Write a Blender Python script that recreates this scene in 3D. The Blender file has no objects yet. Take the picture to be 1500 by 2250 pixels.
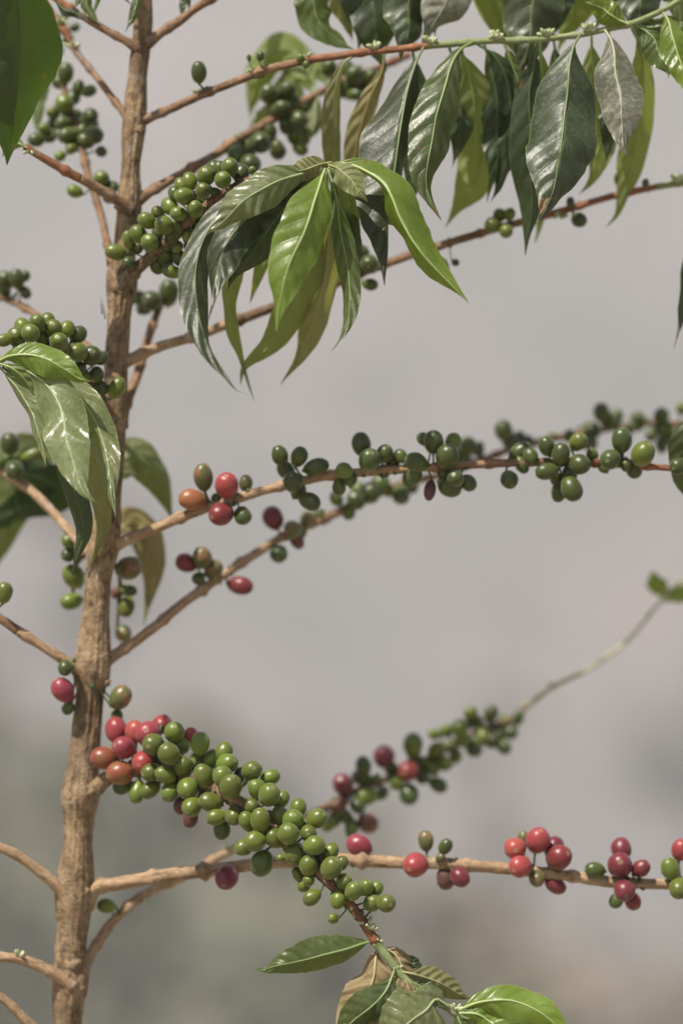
import bpy, math, random
from mathutils import Vector, Matrix, noise
random.seed(7)
R = math.radians
sc = bpy.context.scene
# ------------------------------------------------------------------ camera, world, sun
S = 0.52 / 2250.0            # metres per photo pixel in the plane of focus
D = 1.45                     # metres from lens to that plane
CZ = 1.5                     # camera height
cam_d = bpy.data.cameras.new('camera'); cam = bpy.data.objects.new('camera', cam_d)
sc.collection.objects.link(cam); sc.camera = cam
cam.location = (0, -D, CZ); cam.rotation_euler = (R(90), 0, 0)
cam_d.sensor_fit = 'VERTICAL'; cam_d.sensor_height = 36; cam_d.sensor_width = 24
cam_d.lens = 36 * D / 0.52
cam_d.clip_start = 0.05; cam_d.clip_end = 5000
cam_d.dof.use_dof = True; cam_d.dof.focus_distance = D + 0.004; cam_d.dof.aperture_fstop = 2.6
cam_d.dof.aperture_blades = 9

SUN_EL, SUN_AZ = 58.0, -138.0       # azimuth clockwise from +Y; the sun stands behind the camera, to its left
az, el = R(SUN_AZ), R(SUN_EL)
sdir = Vector((math.sin(az)*math.cos(el), math.cos(az)*math.cos(el), math.sin(el)))
world = bpy.data.worlds.new('World'); sc.world = world; world.use_nodes = True
wn = world.node_tree.nodes; wl = world.node_tree.links
bg = wn['Background']; bg.inputs[1].default_value = 0.05
sky = wn.new('ShaderNodeTexSky'); sky.sky_type = 'NISHITA'; sky.sun_disc = False
sky.sun_elevation = el; sky.sun_rotation = az; sky.dust_density = 4.0; sky.air_density = 1.0; sky.altitude = 1200
wl.new(sky.outputs[0], bg.inputs[0])
ld = bpy.data.lights.new('sun', 'SUN'); ld.energy = 5.0; ld.angle = R(0.6); ld.color = (1.0, 0.93, 0.83)
lo = bpy.data.objects.new('sun', ld); sc.collection.objects.link(lo)
lo.rotation_euler = (-sdir).to_track_quat('-Z', 'Y').to_euler(); lo.location = (0, 0, 6)
sc.view_settings.view_transform = 'Standard'; sc.view_settings.look = 'None'
sc.view_settings.exposure = 1.06; sc.view_settings.gamma = 1.0
sc.render.engine = 'CYCLES'
sc.cycles.use_denoising = True
sc.cycles.max_bounces = 8; sc.cycles.volume_bounces = 0; sc.cycles.transmission_bounces = 6
HAZE = 0.0032

# ------------------------------------------------------------------ helpers
def P(x, y, d=0.0):
    """photo pixel (x, y) and depth d (pixels of the focus plane, + = farther) -> world point"""
    k = (D + d*S) / D
    return Vector(((x-750)*S*k, d*S, CZ + (1125-y)*S*k))

def catmull(pts, n):
    """resample a polyline of tuples as a smooth curve with n points, even in length"""
    pts = [tuple(map(float, p)) for p in pts]
    if len(pts) == 2:
        dense = [tuple(a+(b-a)*i/40 for a, b in zip(*pts)) for i in range(41)]
    else:
        q = [tuple(2*a-b for a, b in zip(pts[0], pts[1]))] + pts + [tuple(2*a-b for a, b in zip(pts[-1], pts[-2]))]
        dense = []
        for i in range(1, len(q)-2):
            for k in range(16):
                t = k/16
                dense.append(tuple(0.5*((2*b)+(-a+c)*t+(2*a-5*b+4*c-e)*t*t+(-a+3*b-3*c+e)*t**3)
                                   for a, b, c, e in zip(q[i-1], q[i], q[i+1], q[i+2])))
        dense.append(pts[-1])
    L = [0]
    for a, b in zip(dense, dense[1:]):
        L.append(L[-1] + math.dist(a[:3], b[:3]))
    out = []; j = 0
    for i in range(n):
        t = L[-1]*i/(n-1)
        while j < len(L)-2 and L[j+1] < t: j += 1
        f = (t-L[j])/max(1e-9, L[j+1]-L[j])
        f = min(1, max(0, f))
        out.append(tuple(a+(b-a)*f for a, b in zip(dense[j], dense[j+1])))
    return out

class MB:
    def __init__(s): s.v = []; s.f = []; s.uv = []; s.m = []
    def add(s, vs, fs, uvs, mat=0):
        o = len(s.v); s.v += [tuple(v) for v in vs]
        for f, u in zip(fs, uvs):
            s.f.append(tuple(i+o for i in f)); s.uv.append(u); s.m.append(mat)
    def build(s, name, mats, origin=Vector((0, 0, 0)), parent=None, parent_origin=Vector((0, 0, 0))):
        me = bpy.data.meshes.new(name)
        me.from_pydata([tuple(Vector(v)-origin) for v in s.v], [], s.f)
        uvl = me.uv_layers.new(name='UVMap')
        flat = [c for u in s.uv for p in u for c in p]
        uvl.data.foreach_set('uv', flat)
        for m in mats: me.materials.append(m)
        me.polygons.foreach_set('material_index', s.m)
        me.polygons.foreach_set('use_smooth', [True]*len(s.f))
        me.update()
        o = bpy.data.objects.new(name, me); sc.collection.objects.link(o)
        o.location = origin - parent_origin
        if parent: o.parent = parent
        return o

def frames(pts):
    """parallel-transport frames along a list of Vectors"""
    T = [(pts[min(i+1, len(pts)-1)]-pts[max(i-1, 0)]).normalized() for i in range(len(pts))]
    n = Vector((0, -1, 0)); n = (n - T[0]*n.dot(T[0]))
    if n.length < 1e-3: n = Vector((1, 0, 0)) - T[0]*T[0].x
    n.normalize(); out = []
    for t in T:
        n = (n - t*n.dot(t)).normalized(); out.append((t, n, t.cross(n)))
    return out

def tube(mb, pts, rad, seg=10, mat=0, rough=0.0, seed=0.0, ridges=0.0, cap=True, vscale=1.0):
    fr = frames(pts); vs = []; L = 0; uvv = []
    for i, p in enumerate(pts):
        if i: L += (p-pts[i-1]).length
        uvv.append(L*vscale)
        t, n, b = fr[i]
        for k in range(seg):
            a = 2*math.pi*k/seg
            d = n*math.cos(a) + b*math.sin(a)
            r = rad[i]
            if rough:
                q = Vector((math.cos(a)*1.3, math.sin(a)*1.3, L*60))
                r *= 1 + rough*noise.noise(q+Vector((seed, 0, 0))) + rough*0.6*noise.noise(Vector((math.cos(a)*2.5, math.sin(a)*2.5, L*190+seed)))
            if ridges:
                q = Vector((math.cos(a)*5.0, math.sin(a)*5.0, L*14+seed))
                r *= 1 + ridges*abs(noise.noise(q))*-1.6 + ridges*0.5
            vs.append(p + d*r)
    fs = []; us = []
    for i in range(len(pts)-1):
        for k in range(seg):
            k2 = (k+1) % seg
            fs.append((i*seg+k, i*seg+k2, (i+1)*seg+k2, (i+1)*seg+k))
            us.append(((k/seg, uvv[i]), ((k+1)/seg, uvv[i]), ((k+1)/seg, uvv[i+1]), (k/seg, uvv[i+1])))
    if cap:
        for base, i in ((0, 0), ((len(pts)-1)*seg, len(pts)-1)):
            c = len(vs); vs.append(pts[i] + fr[i][0]*(rad[i]*0.4*(1 if i else -1)))
            for k in range(seg):
                k2 = (k+1) % seg
                fs.append((base+k, base+k2, c) if i else (base+k2, base+k, c))
                us.append(((0, uvv[i]),)*3)
    mb.add(vs, fs, us, mat)

def blob(mb, c, r, seed=0, mat=0, squash=(1, 1, 1), amp=0.3, nu=8, nv=6):
    vs = []; 
    for j in range(nv+1):
        th = math.pi*j/nv
        for k in range(nu):
            a = 2*math.pi*k/nu
            d = Vector((math.sin(th)*math.cos(a), math.sin(th)*math.sin(a), math.cos(th)))
            q = r*(1+amp*noise.noise(d*1.6+Vector((seed, seed*2.3, 0))))
            vs.append(c + Vector((d.x*squash[0], d.y*squash[1], d.z*squash[2]))*q)
    fs = []; us = []
    for j in range(nv):
        for k in range(nu):
            k2 = (k+1) % nu
            fs.append((j*nu+k, (j+1)*nu+k, (j+1)*nu+k2, j*nu+k2)); us.append(((0, 0),)*4)
    mb.add(vs, fs, us, mat)

# ------------------------------------------------------------------ materials
def new_mat(name):
    m = bpy.data.materials.new(name); m.use_nodes = True
    nt = m.node_tree; nt.nodes.clear()
    return m, nt.nodes, nt.links

class G:
    """small node-graph helper"""
    def __init__(s, name):
        s.m, s.n, s.l = new_mat(name)
        s.out = s.n.new('ShaderNodeOutputMaterial')
    def link(s, a, b): s.l.new(a, b)
    def val(s, sock, v):
        if hasattr(v, 'is_output') or isinstance(v, bpy.types.NodeSocket): s.l.new(v, sock)
        else: sock.default_value = v
    def math(s, op, a, b=0.0, c=None, clamp=False):
        n = s.n.new('ShaderNodeMath'); n.operation = op; n.use_clamp = clamp
        s.val(n.inputs[0], a); s.val(n.inputs[1], b)
        if c is not None: s.val(n.inputs[2], c)
        return n.outputs[0]
    def mix(s, f, a, b, mode='MIX'):
        n = s.n.new('ShaderNodeMix'); n.data_type = 'RGBA'; n.blend_type = mode
        s.val(n.inputs[0], f)
        for sock, v in ((n.inputs[6], a), (n.inputs[7], b)):
            s.val(sock, v if isinstance(v, bpy.types.NodeSocket) else (*v, 1))
        return n.outputs[2]
    def noise(s, vec, scale, detail=3, rough=0.55):
        n = s.n.new('ShaderNodeTexNoise'); n.inputs['Scale'].default_value = scale
        n.inputs['Detail'].default_value = detail; n.inputs['Roughness'].default_value = rough
        s.l.new(vec, n.inputs['Vector']); return n.outputs['Fac']
    def ramp(s, f, stops):
        n = s.n.new('ShaderNodeValToRGB'); s.l.new(f, n.inputs[0])
        e = n.color_ramp.elements
        while len(e) < len(stops): e.new(0.5)
        for k, (p, c) in enumerate(stops):
            e[k].position = p; e[k].color = (*c, 1) if len(c) == 3 else c
        return n.outputs[0]
    def step(s, f, a, b):
        n = s.n.new('ShaderNodeMapRange'); n.interpolation_type = 'SMOOTHSTEP'
        s.val(n.inputs[0], f); n.inputs[1].default_value = a; n.inputs[2].default_value = b
        return n.outputs[0]
    def coord(s, which='Object'):
        return s.n.new('ShaderNodeTexCoord').outputs[which]
    def sep(s, v):
        n = s.n.new('ShaderNodeSeparateXYZ'); s.l.new(v, n.inputs[0]); return n.outputs
    def scale(s, v, sc3):
        n = s.n.new('ShaderNodeMapping'); n.inputs['Scale'].default_value = sc3
        s.l.new(v, n.inputs[0]); return n.outputs[0]
    def bump(s, h, strength, dist=0.001):
        n = s.n.new('ShaderNodeBump'); n.inputs['Strength'].default_value = strength
        n.inputs['Distance'].default_value = dist; s.l.new(h, n.inputs['Height']); return n.outputs[0]
    def bsdf(s, col, rough, normal=None, **kw):
        n = s.n.new('ShaderNodeBsdfPrincipled')
        s.val(n.inputs['Base Color'], col if isinstance(col, bpy.types.NodeSocket) else (*col, 1))
        s.val(n.inputs['Roughness'], rough)
        if normal is not None: s.l.new(normal, n.inputs['Normal'])
        for k, v in kw.items(): s.val(n.inputs[k.replace('_', ' ')], v)
        return n
    def rnd(s):
        return s.n.new('ShaderNodeObjectInfo').outputs['Random']
    def done(s, sh):
        s.l.new(sh, s.out.inputs['Surface']); return s.m

def bark(name, c_light, c_mid, c_dark, strength=0.6, patches=1.0):
    g = G(name); uv = g.coord('UV')
    # uv: u around (0..1), v = metres along
    ob = g.coord('Object')
    w = g.scale(uv, (6.0, 75.0, 1.0))
    w2 = g.scale(uv, (18.0, 260.0, 1.0))
    a = g.noise(w, 1.0, 5, 0.65); b = g.noise(w2, 1.0, 4, 0.6)
    c = g.noise(ob, 55.0, 3); fine = g.noise(ob, 700.0, 3)
    f = g.math('ADD', g.math('MULTIPLY', a, 0.55), g.math('MULTIPLY', b, 0.45))
    col = g.ramp(f, [(0.385, c_dark), (0.475, c_mid), (0.575, c_light)])
    big = g.step(c, 0.42, 0.66)
    col = g.mix(g.math('MULTIPLY', big, 0.55), col, c_mid)
    col = g.mix(g.math('MULTIPLY', g.step(fine, 0.55, 0.75), 0.35), col, c_dark)
    patch = g.noise(ob, 130.0, 2)
    col = g.mix(g.math('MULTIPLY', g.step(patch, 0.56, 0.66), 0.5), col, (c_light[0]*1.05, c_light[1]*1.1, c_light[2]*1.25))
    big2 = g.noise(ob, 26.0, 4, 0.6)
    col = g.mix(g.math('MULTIPLY', g.step(big2, 0.52, 0.62), 0.55*patches), col, tuple(c*0.42 for c in c_mid))
    grey = sum(c_light)/3
    lich = g.noise(ob, 90.0, 5, 0.7)
    col = g.mix(g.math('MULTIPLY', g.step(lich, 0.56, 0.64), 0.5), col, (grey*1.25, grey*1.15, grey*0.95))
    h = g.math('ADD', f, g.math('MULTIPLY', fine, 0.35))
    return g.done(g.bsdf(col, 0.72, g.bump(h, strength, 0.002), Specular_IOR_Level=0.3).outputs[0])

M_TRUNK = bark('trunk_bark', (0.33, 0.235, 0.135), (0.20, 0.135, 0.075), (0.060, 0.040, 0.024), strength=0.9)
M_TWIG = bark('twig_bark', (0.32, 0.195, 0.11), (0.18, 0.105, 0.058), (0.085, 0.05, 0.032))
M_TWIG_RED = bark('young_red_bark', (0.33, 0.14, 0.065), (0.19, 0.085, 0.042), (0.08, 0.045, 0.028), strength=0.35)
M_TWIG_PALE = bark('pale_bark', (0.43, 0.30, 0.18), (0.30, 0.195, 0.11), (0.13, 0.085, 0.05))
M_SHOOT = bark('green_shoot', (0.25, 0.29, 0.13), (0.18, 0.22, 0.09), (0.13, 0.155, 0.06), strength=0.15, patches=0.15)

M_SHOOT_PALE = bark('pale_green_shoot', (0.42, 0.42, 0.27), (0.34, 0.35, 0.20), (0.27, 0.27, 0.15), strength=0.15, patches=0.0)
def stalk_mat():
    g = G('stalk_green'); n = g.noise(g.coord('Object'), 300.0)
    col = g.ramp(n, [(0.35, (0.035, 0.05, 0.02)), (0.6, (0.08, 0.12, 0.035)), (0.8, (0.17, 0.12, 0.05))])
    return g.done(g.bsdf(col, 0.6).outputs[0])
M_STALK = stalk_mat()
def bud_mat():
    g = G('bud_pale'); n = g.noise(g.coord('Object'), 260.0)
    col = g.ramp(n, [(0.35, (0.20, 0.25, 0.10)), (0.55, (0.42, 0.46, 0.27)), (0.75, (0.60, 0.56, 0.38))])
    return g.done(g.bsdf(col, 0.5).outputs[0])
M_BUD = bud_mat()

def cherry_mat(name, top, bot, spot=None, rough=0.24, mix_end=None, blend=(0.45, 0.65)):
    g = G(name); ob = g.coord('Object'); x, y, z = g.sep(ob)[:3]
    rnd = g.rnd()
    n1 = g.noise(ob, 1.4, 3); n2 = g.noise(ob, 22.0, 3); n3 = g.noise(ob, 7.0, 4)
    f = g.math('ADD', g.math('MULTIPLY', g.math('ADD', z, 1.0), 0.28), g.math('MULTIPLY', n1, 0.6))
    col = g.mix(g.step(f, 0.25, 0.85), bot, top)
    if mix_end:
        col = g.mix(g.step(g.math('ADD', n1, g.math('MULTIPLY', z, 0.16)), *blend), col, mix_end)
    hsv = g.n.new('ShaderNodeHueSaturation')
    g.val(hsv.inputs['Hue'], g.math('ADD', 0.488, g.math('MULTIPLY', rnd, 0.024)))
    g.val(hsv.inputs['Value'], g.math('ADD', 0.78, g.math('MULTIPLY', rnd, 0.42)))
    g.link(col, hsv.inputs['Color']); col = hsv.outputs[0]
    col = g.mix(g.math('MULTIPLY', g.step(n2, 0.60, 0.72), 0.16), col, spot or (0.30, 0.33, 0.18))
    col = g.mix(g.math('MULTIPLY', g.step(n3, 0.57, 0.72), 0.34), col, tuple(c*0.5 for c in bot))
    # dusty bloom flecks and the ring-shaped scar at the tip
    rr = g.math('SQRT', g.math('ADD', g.math('MULTIPLY', x, x), g.math('MULTIPLY', y, y)))
    tip = g.step(z, 0.0, 0.5)
    ring = g.math('MULTIPLY', g.math('SUBTRACT', 1.0, g.step(g.math('ABSOLUTE', g.math('SUBTRACT', rr, 0.135)), 0.02, 0.06)), tip)
    core = g.math('MULTIPLY', g.math('SUBTRACT', 1.0, g.step(rr, 0.03, 0.09)), tip)
    col = g.mix(g.math('MULTIPLY', ring, 0.5), col, (0.36, 0.34, 0.20))
    col = g.mix(core, col, (0.10, 0.06, 0.03))
    r = g.math('ADD', rough, g.math('MULTIPLY', n3, 0.22))
    b = g.bump(g.math('ADD', n2, g.math('MULTIPLY', n3, 0.8)), 0.10, 0.0006)
    p = g.bsdf(col, r, b, Specular_IOR_Level=0.5, Subsurface_Weight=0.10, Subsurface_Scale=0.003, Sheen_Weight=0.10, Sheen_Roughness=0.5)
    p.inputs['Subsurface Radius'].default_value = (1.0, 0.8, 0.3)
    return g.done(p.outputs[0])
M_CH = {
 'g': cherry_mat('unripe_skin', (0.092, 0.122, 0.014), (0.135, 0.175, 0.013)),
 'k': cherry_mat('dark_unripe_skin', (0.042, 0.062, 0.011), (0.072, 0.098, 0.011)),  # dark green skin, colour lowered further to deepen shadows among the cherries
 'o': cherry_mat('turning_skin', (0.11, 0.11, 0.035), (0.07, 0.085, 0.022), mix_end=(0.24, 0.11, 0.05), blend=(0.52, 0.75)),
 'r': cherry_mat('ripe_skin', (0.29, 0.042, 0.042), (0.25, 0.034, 0.032), spot=(0.5, 0.2, 0.13)),
 'm': cherry_mat('deep_ripe_skin', (0.145, 0.020, 0.027), (0.12, 0.016, 0.02), spot=(0.35, 0.12, 0.10)),
 'a': cherry_mat('half_ripe_skin', (0.24, 0.052, 0.032), (0.20, 0.075, 0.027), spot=(0.5, 0.25, 0.1), mix_end=(0.19, 0.11, 0.03), blend=(0.50, 0.75)),
 'b': cherry_mat('dried_skin', (0.13, 0.05, 0.035), (0.08, 0.035, 0.025), spot=(0.2, 0.12, 0.08), rough=0.5),
}

def leaf_mat(name, top, under, vein, dust=0.2, rough=0.36, trans=0.35, tcol=(0.30, 0.42, 0.03), spots=None, blotch=None, nveins=9.0, spec=0.5, bump=0.7):
    g = G(name); uv = g.coord('UV'); ob = g.coord('Object')
    u, v = g.sep(uv)[:2]            # u -1..1 across (stored 0..1), v along
    uu = g.math('MULTIPLY', g.math('SUBTRACT', u, 0.5), 2.0)
    au = g.math('ABSOLUTE', uu)
    n1 = g.noise(ob, 40.0, 4); n2 = g.noise(ob, 420.0, 3); n3 = g.noise(ob, 1500.0, 2); n4 = g.noise(ob, 110.0, 4); n5 = g.noise(ob, 1100.0, 3, 0.7)
    sw = g.math('MULTIPLY', g.math('SUBTRACT', n1, 0.5), 0.05)
    ph = g.math('ADD', g.math('SUBTRACT', v, g.math('MULTIPLY', g.math('POWER', au, 1.25), 0.13)), sw)
    fr = g.math('FRACT', g.math('MULTIPLY', ph, nveins))
    dist = g.math('ABSOLUTE', g.math('SUBTRACT', fr, 0.5))           # 0 in the middle of a vein
    lat = g.math('MULTIPLY', g.math('SUBTRACT', 1.0, g.step(dist, 0.0, 0.055)), g.math('SUBTRACT', 1.0, g.step(au, 0.55, 0.95)))
    mid = g.math('SUBTRACT', 1.0, g.step(au, 0.03, 0.085))
    edge = g.step(au, 0.955, 0.985)
    geo = g.n.new('ShaderNodeNewGeometry')
    back = geo.outputs['Backfacing']
    col = g.mix(g.step(n1, 0.35, 0.7), top, tuple(min(1, c*1.35) for c in top))
    rnd = g.rnd()
    col = g.mix(back, col, under)
    if blotch: col = g.mix(g.step(n4, 0.5, 0.64), col, blotch)
    if spots:
        col = g.mix(g.math('MULTIPLY', g.step(n2, 0.60, 0.68), g.step(n4, 0.48, 0.58)), col, spots)
    n6 = g.noise(ob, 75.0, 2)
    col = g.mix(g.math('MULTIPLY', g.step(n6, 0.72, 0.74), g.step(n2, 0.3, 0.5)), col, (0.16, 0.08, 0.025))
    col = g.mix(g.math('MULTIPLY', lat, 0.30), col, vein)
    col = g.mix(g.math('MULTIPLY', mid, 0.7), col, vein)
    col = g.mix(g.math('MULTIPLY', edge, 0.6), col, tuple(min(1, c*1.1) for c in vein))
    dustf = g.math('MULTIPLY', g.math('ADD', g.step(n2, 0.40, 0.78), g.math('ADD', g.math('MULTIPLY', g.step(n1, 0.35, 0.75), 0.5), g.math('MULTIPLY', g.step(n5, 0.45, 0.7), 0.5))), dust)
    col = g.mix(dustf, col, (0.44, 0.41, 0.34))
    col = g.mix(g.math('MULTIPLY', g.step(n3, 0.66, 0.72), min(0.6, dust*1.5+0.08)), col, (0.62, 0.62, 0.56))
    hsv = g.n.new('ShaderNodeHueSaturation')
    g.val(hsv.inputs['Hue'], g.math('ADD', 0.49, g.math('MULTIPLY', rnd, 0.02)))
    g.val(hsv.inputs['Value'], g.math('ADD', 0.88, g.math('MULTIPLY', rnd, 0.24)))
    g.link(col, hsv.inputs['Color']); col = hsv.outputs[0]
    h = g.math('ADD', g.math('MULTIPLY', g.math('COSINE', g.math('MULTIPLY', fr, 6.2832)), 0.42), g.math('MULTIPLY', n4, 0.9))
    h = g.math('ADD', h, g.math('MULTIPLY', lat, -0.35))
    h = g.math('ADD', h, g.math('MULTIPLY', n2, 0.22))
    bm = g.bump(h, bump, 0.0013)
    r = g.math('ADD', rough, g.math('ADD', g.math('MULTIPLY', dustf, 0.6), g.math('MULTIPLY', back, 0.12)), clamp=True)
    p = g.bsdf(col, r, bm, Specular_IOR_Level=spec)
    t = g.n.new('ShaderNodeBsdfTranslucent')
    tc = g.mix(g.math('MULTIPLY', g.math('MAXIMUM', lat, mid), 0.6), tcol, tuple(c*0.55 for c in tcol))
    tc = g.mix(g.math('MULTIPLY', dustf, 0.8), tc, tuple(c*0.45 for c in tcol))
    if spots: tc = g.mix(g.math('MULTIPLY', g.step(n2, 0.60, 0.68), g.step(n4, 0.48, 0.58)), tc, spots)
    g.link(tc, t.inputs[0])
    ms = g.n.new('ShaderNodeMixShader'); ms.inputs[0].default_value = trans
    g.link(p.outputs[0], ms.inputs[1]); g.link(t.outputs[0], ms.inputs[2])
    return g.done(ms.outputs[0])
M_LEAF = {
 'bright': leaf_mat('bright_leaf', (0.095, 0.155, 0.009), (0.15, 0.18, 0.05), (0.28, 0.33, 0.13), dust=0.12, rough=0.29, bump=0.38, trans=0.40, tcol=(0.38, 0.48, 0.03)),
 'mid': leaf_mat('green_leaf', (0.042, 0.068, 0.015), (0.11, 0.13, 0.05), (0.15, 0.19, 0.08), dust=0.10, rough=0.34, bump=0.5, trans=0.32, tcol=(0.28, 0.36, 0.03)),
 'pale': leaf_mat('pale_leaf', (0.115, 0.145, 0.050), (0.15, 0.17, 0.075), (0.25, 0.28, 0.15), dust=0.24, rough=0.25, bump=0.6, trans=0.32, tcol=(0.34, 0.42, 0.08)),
 'dark': leaf_mat('dark_leaf', (0.018, 0.032, 0.010), (0.055, 0.07, 0.03), (0.07, 0.11, 0.04), dust=0.06, rough=0.36, bump=0.45, trans=0.24, tcol=(0.14, 0.23, 0.012)),  # dark green blade, base colour lowered further to paint deeper shadow
 'deep': leaf_mat('shaded_leaf', (0.016, 0.030, 0.008), (0.030, 0.048, 0.012), (0.06, 0.10, 0.02), dust=0.04, rough=0.4, bump=0.45, trans=0.28, tcol=(0.075, 0.16, 0.008)),  # darker leaf copy, the shade it hangs in is put into its colours
 'dusty': leaf_mat('dusty_leaf', (0.018, 0.030, 0.007), (0.08, 0.09, 0.035), (0.11, 0.15, 0.05), dust=0.08, rough=0.40, bump=0.42, trans=0.15, tcol=(0.15, 0.20, 0.03), nveins=10.0),
 'grey': leaf_mat('grey_leaf', (0.075, 0.085, 0.052), (0.12, 0.13, 0.08), (0.24, 0.25, 0.16), dust=0.34, rough=0.38, bump=0.4, trans=0.18, tcol=(0.2, 0.24, 0.08), nveins=10.0),
 'olive': leaf_mat('olive_leaf', (0.13, 0.15, 0.040), (0.17, 0.17, 0.060), (0.30, 0.30, 0.13), dust=0.22, rough=0.42, trans=0.36, tcol=(0.36, 0.38, 0.06)),
 'lit': leaf_mat('backlit_leaf', (0.10, 0.17, 0.03), (0.19, 0.24, 0.07), (0.26, 0.32, 0.10), dust=0.12, rough=0.4, trans=0.45, tcol=(0.34, 0.42, 0.05)),  # brighter copy for backlit blades, light from behind partly put into its colours
 'yellow': leaf_mat('yellow_leaf', (0.20, 0.165, 0.055), (0.24, 0.20, 0.075), (0.32, 0.27, 0.13), dust=0.2, rough=0.45, trans=0.34, tcol=(0.42, 0.34, 0.09), blotch=(0.12, 0.14, 0.03)),
 'brown': leaf_mat('withered_leaf', (0.20, 0.145, 0.065), (0.21, 0.16, 0.075), (0.29, 0.23, 0.12), dust=0.08, rough=0.55, trans=0.3, tcol=(0.45, 0.33, 0.12), spots=(0.07, 0.03, 0.012)),
}
M_RIB = {}
def rib_mat(k, col):
    g = G('rib_'+k); n = g.noise(g.coord('Object'), 200.0)
    c = g.mix(n, tuple(x*0.8 for x in col), tuple(x*1.2 for x in col))
    return g.done(g.bsdf(c, 0.45).outputs[0])
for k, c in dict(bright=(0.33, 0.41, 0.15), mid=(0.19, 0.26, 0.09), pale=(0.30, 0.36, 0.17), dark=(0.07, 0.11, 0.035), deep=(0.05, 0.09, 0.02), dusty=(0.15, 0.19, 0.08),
                 grey=(0.30, 0.31, 0.20), olive=(0.28, 0.28, 0.12), lit=(0.22, 0.30, 0.08), yellow=(0.38, 0.33, 0.13), brown=(0.36, 0.30, 0.16)).items():
    M_RIB[k] = rib_mat(k, c)

# ------------------------------------------------------------------ the coffee tree
TREE_AT = P(132, 7620, 300); TREE_AT.z = 0.0
tree = bpy.data.objects.new('coffee_tree', None); sc.collection.objects.link(tree)
tree.location = TREE_AT
tree['label'] = 'coffee tree with tan trunk, drooping glossy leaves and green and red cherries along its branches'
tree['category'] = 'tree'

TD = 280
trunk_px = [(322, -700, 34), (318, -300, 36), (316, -40, 38), (314, 60, 42), (303, 160, 42), (296, 265, 54), (288, 360, 42), (285, 445, 55), (274, 540, 50),
            (268, 618, 68), (262, 700, 52), (256, 790, 52), (253, 900, 52), (248, 1000, 52), (240, 1100, 54), (228, 1200, 72), (217, 1270, 60), (210, 1370, 64),
            (203, 1470, 86), (196, 1530, 66), (190, 1620, 68), (181, 1700, 76), (177, 1750, 90), (174, 1790, 72), (171, 1850, 66), (165, 1958, 88), (160, 2040, 70), (156, 2110, 72),
            (155, 2152, 88), (148, 2250, 64), (146, 2500, 72), (140, 3500, 84), (132, 5500, 105), (132, 7000, 120), (132, 7620, 150)]
tp = catmull([(x, y, TD + max(0, (y-2200))*0.004, w/2) for x, y, w in trunk_px if y <= 2500], 420)
tp2 = catmull([(x, y, TD + 5, w/2) for x, y, w in trunk_px if y >= 2500], 120)[1:]
allp = tp + tp2
mb = MB()
pts = [P(a[0], a[1], a[2]) for a in allp]; rads = [a[3]*S*(1+TD*S/D)*(0.92 if a[1] > 1500 else 0.95) for a in allp]
tube(mb, pts, rads, seg=64, rough=0.075, ridges=0.14, cap=True)
# scars and collars where branches leave
for (x, y, dx, dd, r) in ((315, 95, -8, -16, 12), (268, 452, -4, -24, 13), (300, 285, 6, -20, 11), (262, 640, 2, -24, 13), (250, 825, 6, -24, 12), (228, 1175, 10, -24, 12),
                          (205, 1480, -10, -28, 16), (232, 1500, 2, -20, 10), (190, 1740, 10, -28, 18), (165, 1765, -8, -26, 14), (178, 1960, 10, -26, 15),
                          (140, 1960, -4, -26, 12), (160, 2120, 0, -30, 20), (150, 2150, -10, -30, 16), (170, 2170, 5, -28, 12)):
    blob(mb, P(x+dx, y, TD+dd), r*S, seed=x+y, amp=0.7, squash=(1, 0.7, 0.8), nu=14, nv=10)
# loose shreds of bark
for (x, y, a) in ((232, 700, 100), (305, 690, 70), (225, 690, 95), (285, 300, 80)):
    c = P(x, y, TD-10); d = Vector((math.cos(R(a)), -0.1, math.sin(R(a))))
    tube(mb, [c, c+d*22*S, c+d*40*S+Vector((2*S, 0, 0))], [1.6*S, 1.2*S, 0.3*S], seg=5)
mb.build('trunk', [M_TRUNK], origin=TREE_AT, parent=tree, parent_origin=TREE_AT)

BR = {}
def branch(key, pts, mats, r0, r1, label=None, node=120, swell=0.45, rough=0.17, split=None):
    """mats: (material, fraction-of-length where it ends) list"""
    n = max(24, int(sum(math.dist(a[:3], b[:3]) for a, b in zip(pts, pts[1:]))/7))
    cr = catmull(pts, n)
    P3 = [P(*a[:3]) for a in cr]
    L = 0; rad = []
    for i, p in enumerate(P3):
        if i: L += (p-P3[i-1]).length
        t = i/(n-1); r = r0+(r1-r0)*t
        ph = (L/S/node) % 1.0; k = math.exp(-((ph-0.5)/0.07)**2)
        r *= 1 + swell*k*(0.6+0.8*abs(noise.noise(Vector((int(L/S/node)*7.3, sum(map(ord, key)), 0)))*2)) + 0.10*noise.noise(Vector((L/S/55, sum(map(ord, key)), 3)))
        if L/S < 55: r *= 1 + 0.75*(1-L/S/55)**2
        rad.append(r*S)
    mb = MB(); prev = 0; ml = []
    for m, e in mats:
        j = min(n-1, int(e*(n-1)))
        if j > prev:
            tube(mb, P3[prev:j+1], rad[prev:j+1], seg=14, mat=len(ml), rough=rough, seed=hash(key) % 97 if False else sum(map(ord, key)) % 97, ridges=0.06)
        ml.append(m); prev = j
    BR[key] = dict(o=None, px=cr, p3=P3, origin=P3[0], rad=rad, mb=mb, ml=ml, label=label)

exec_data = None
T, TR, TP, SH = M_TWIG, M_TWIG_RED, M_TWIG_PALE, M_SHOOT
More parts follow.
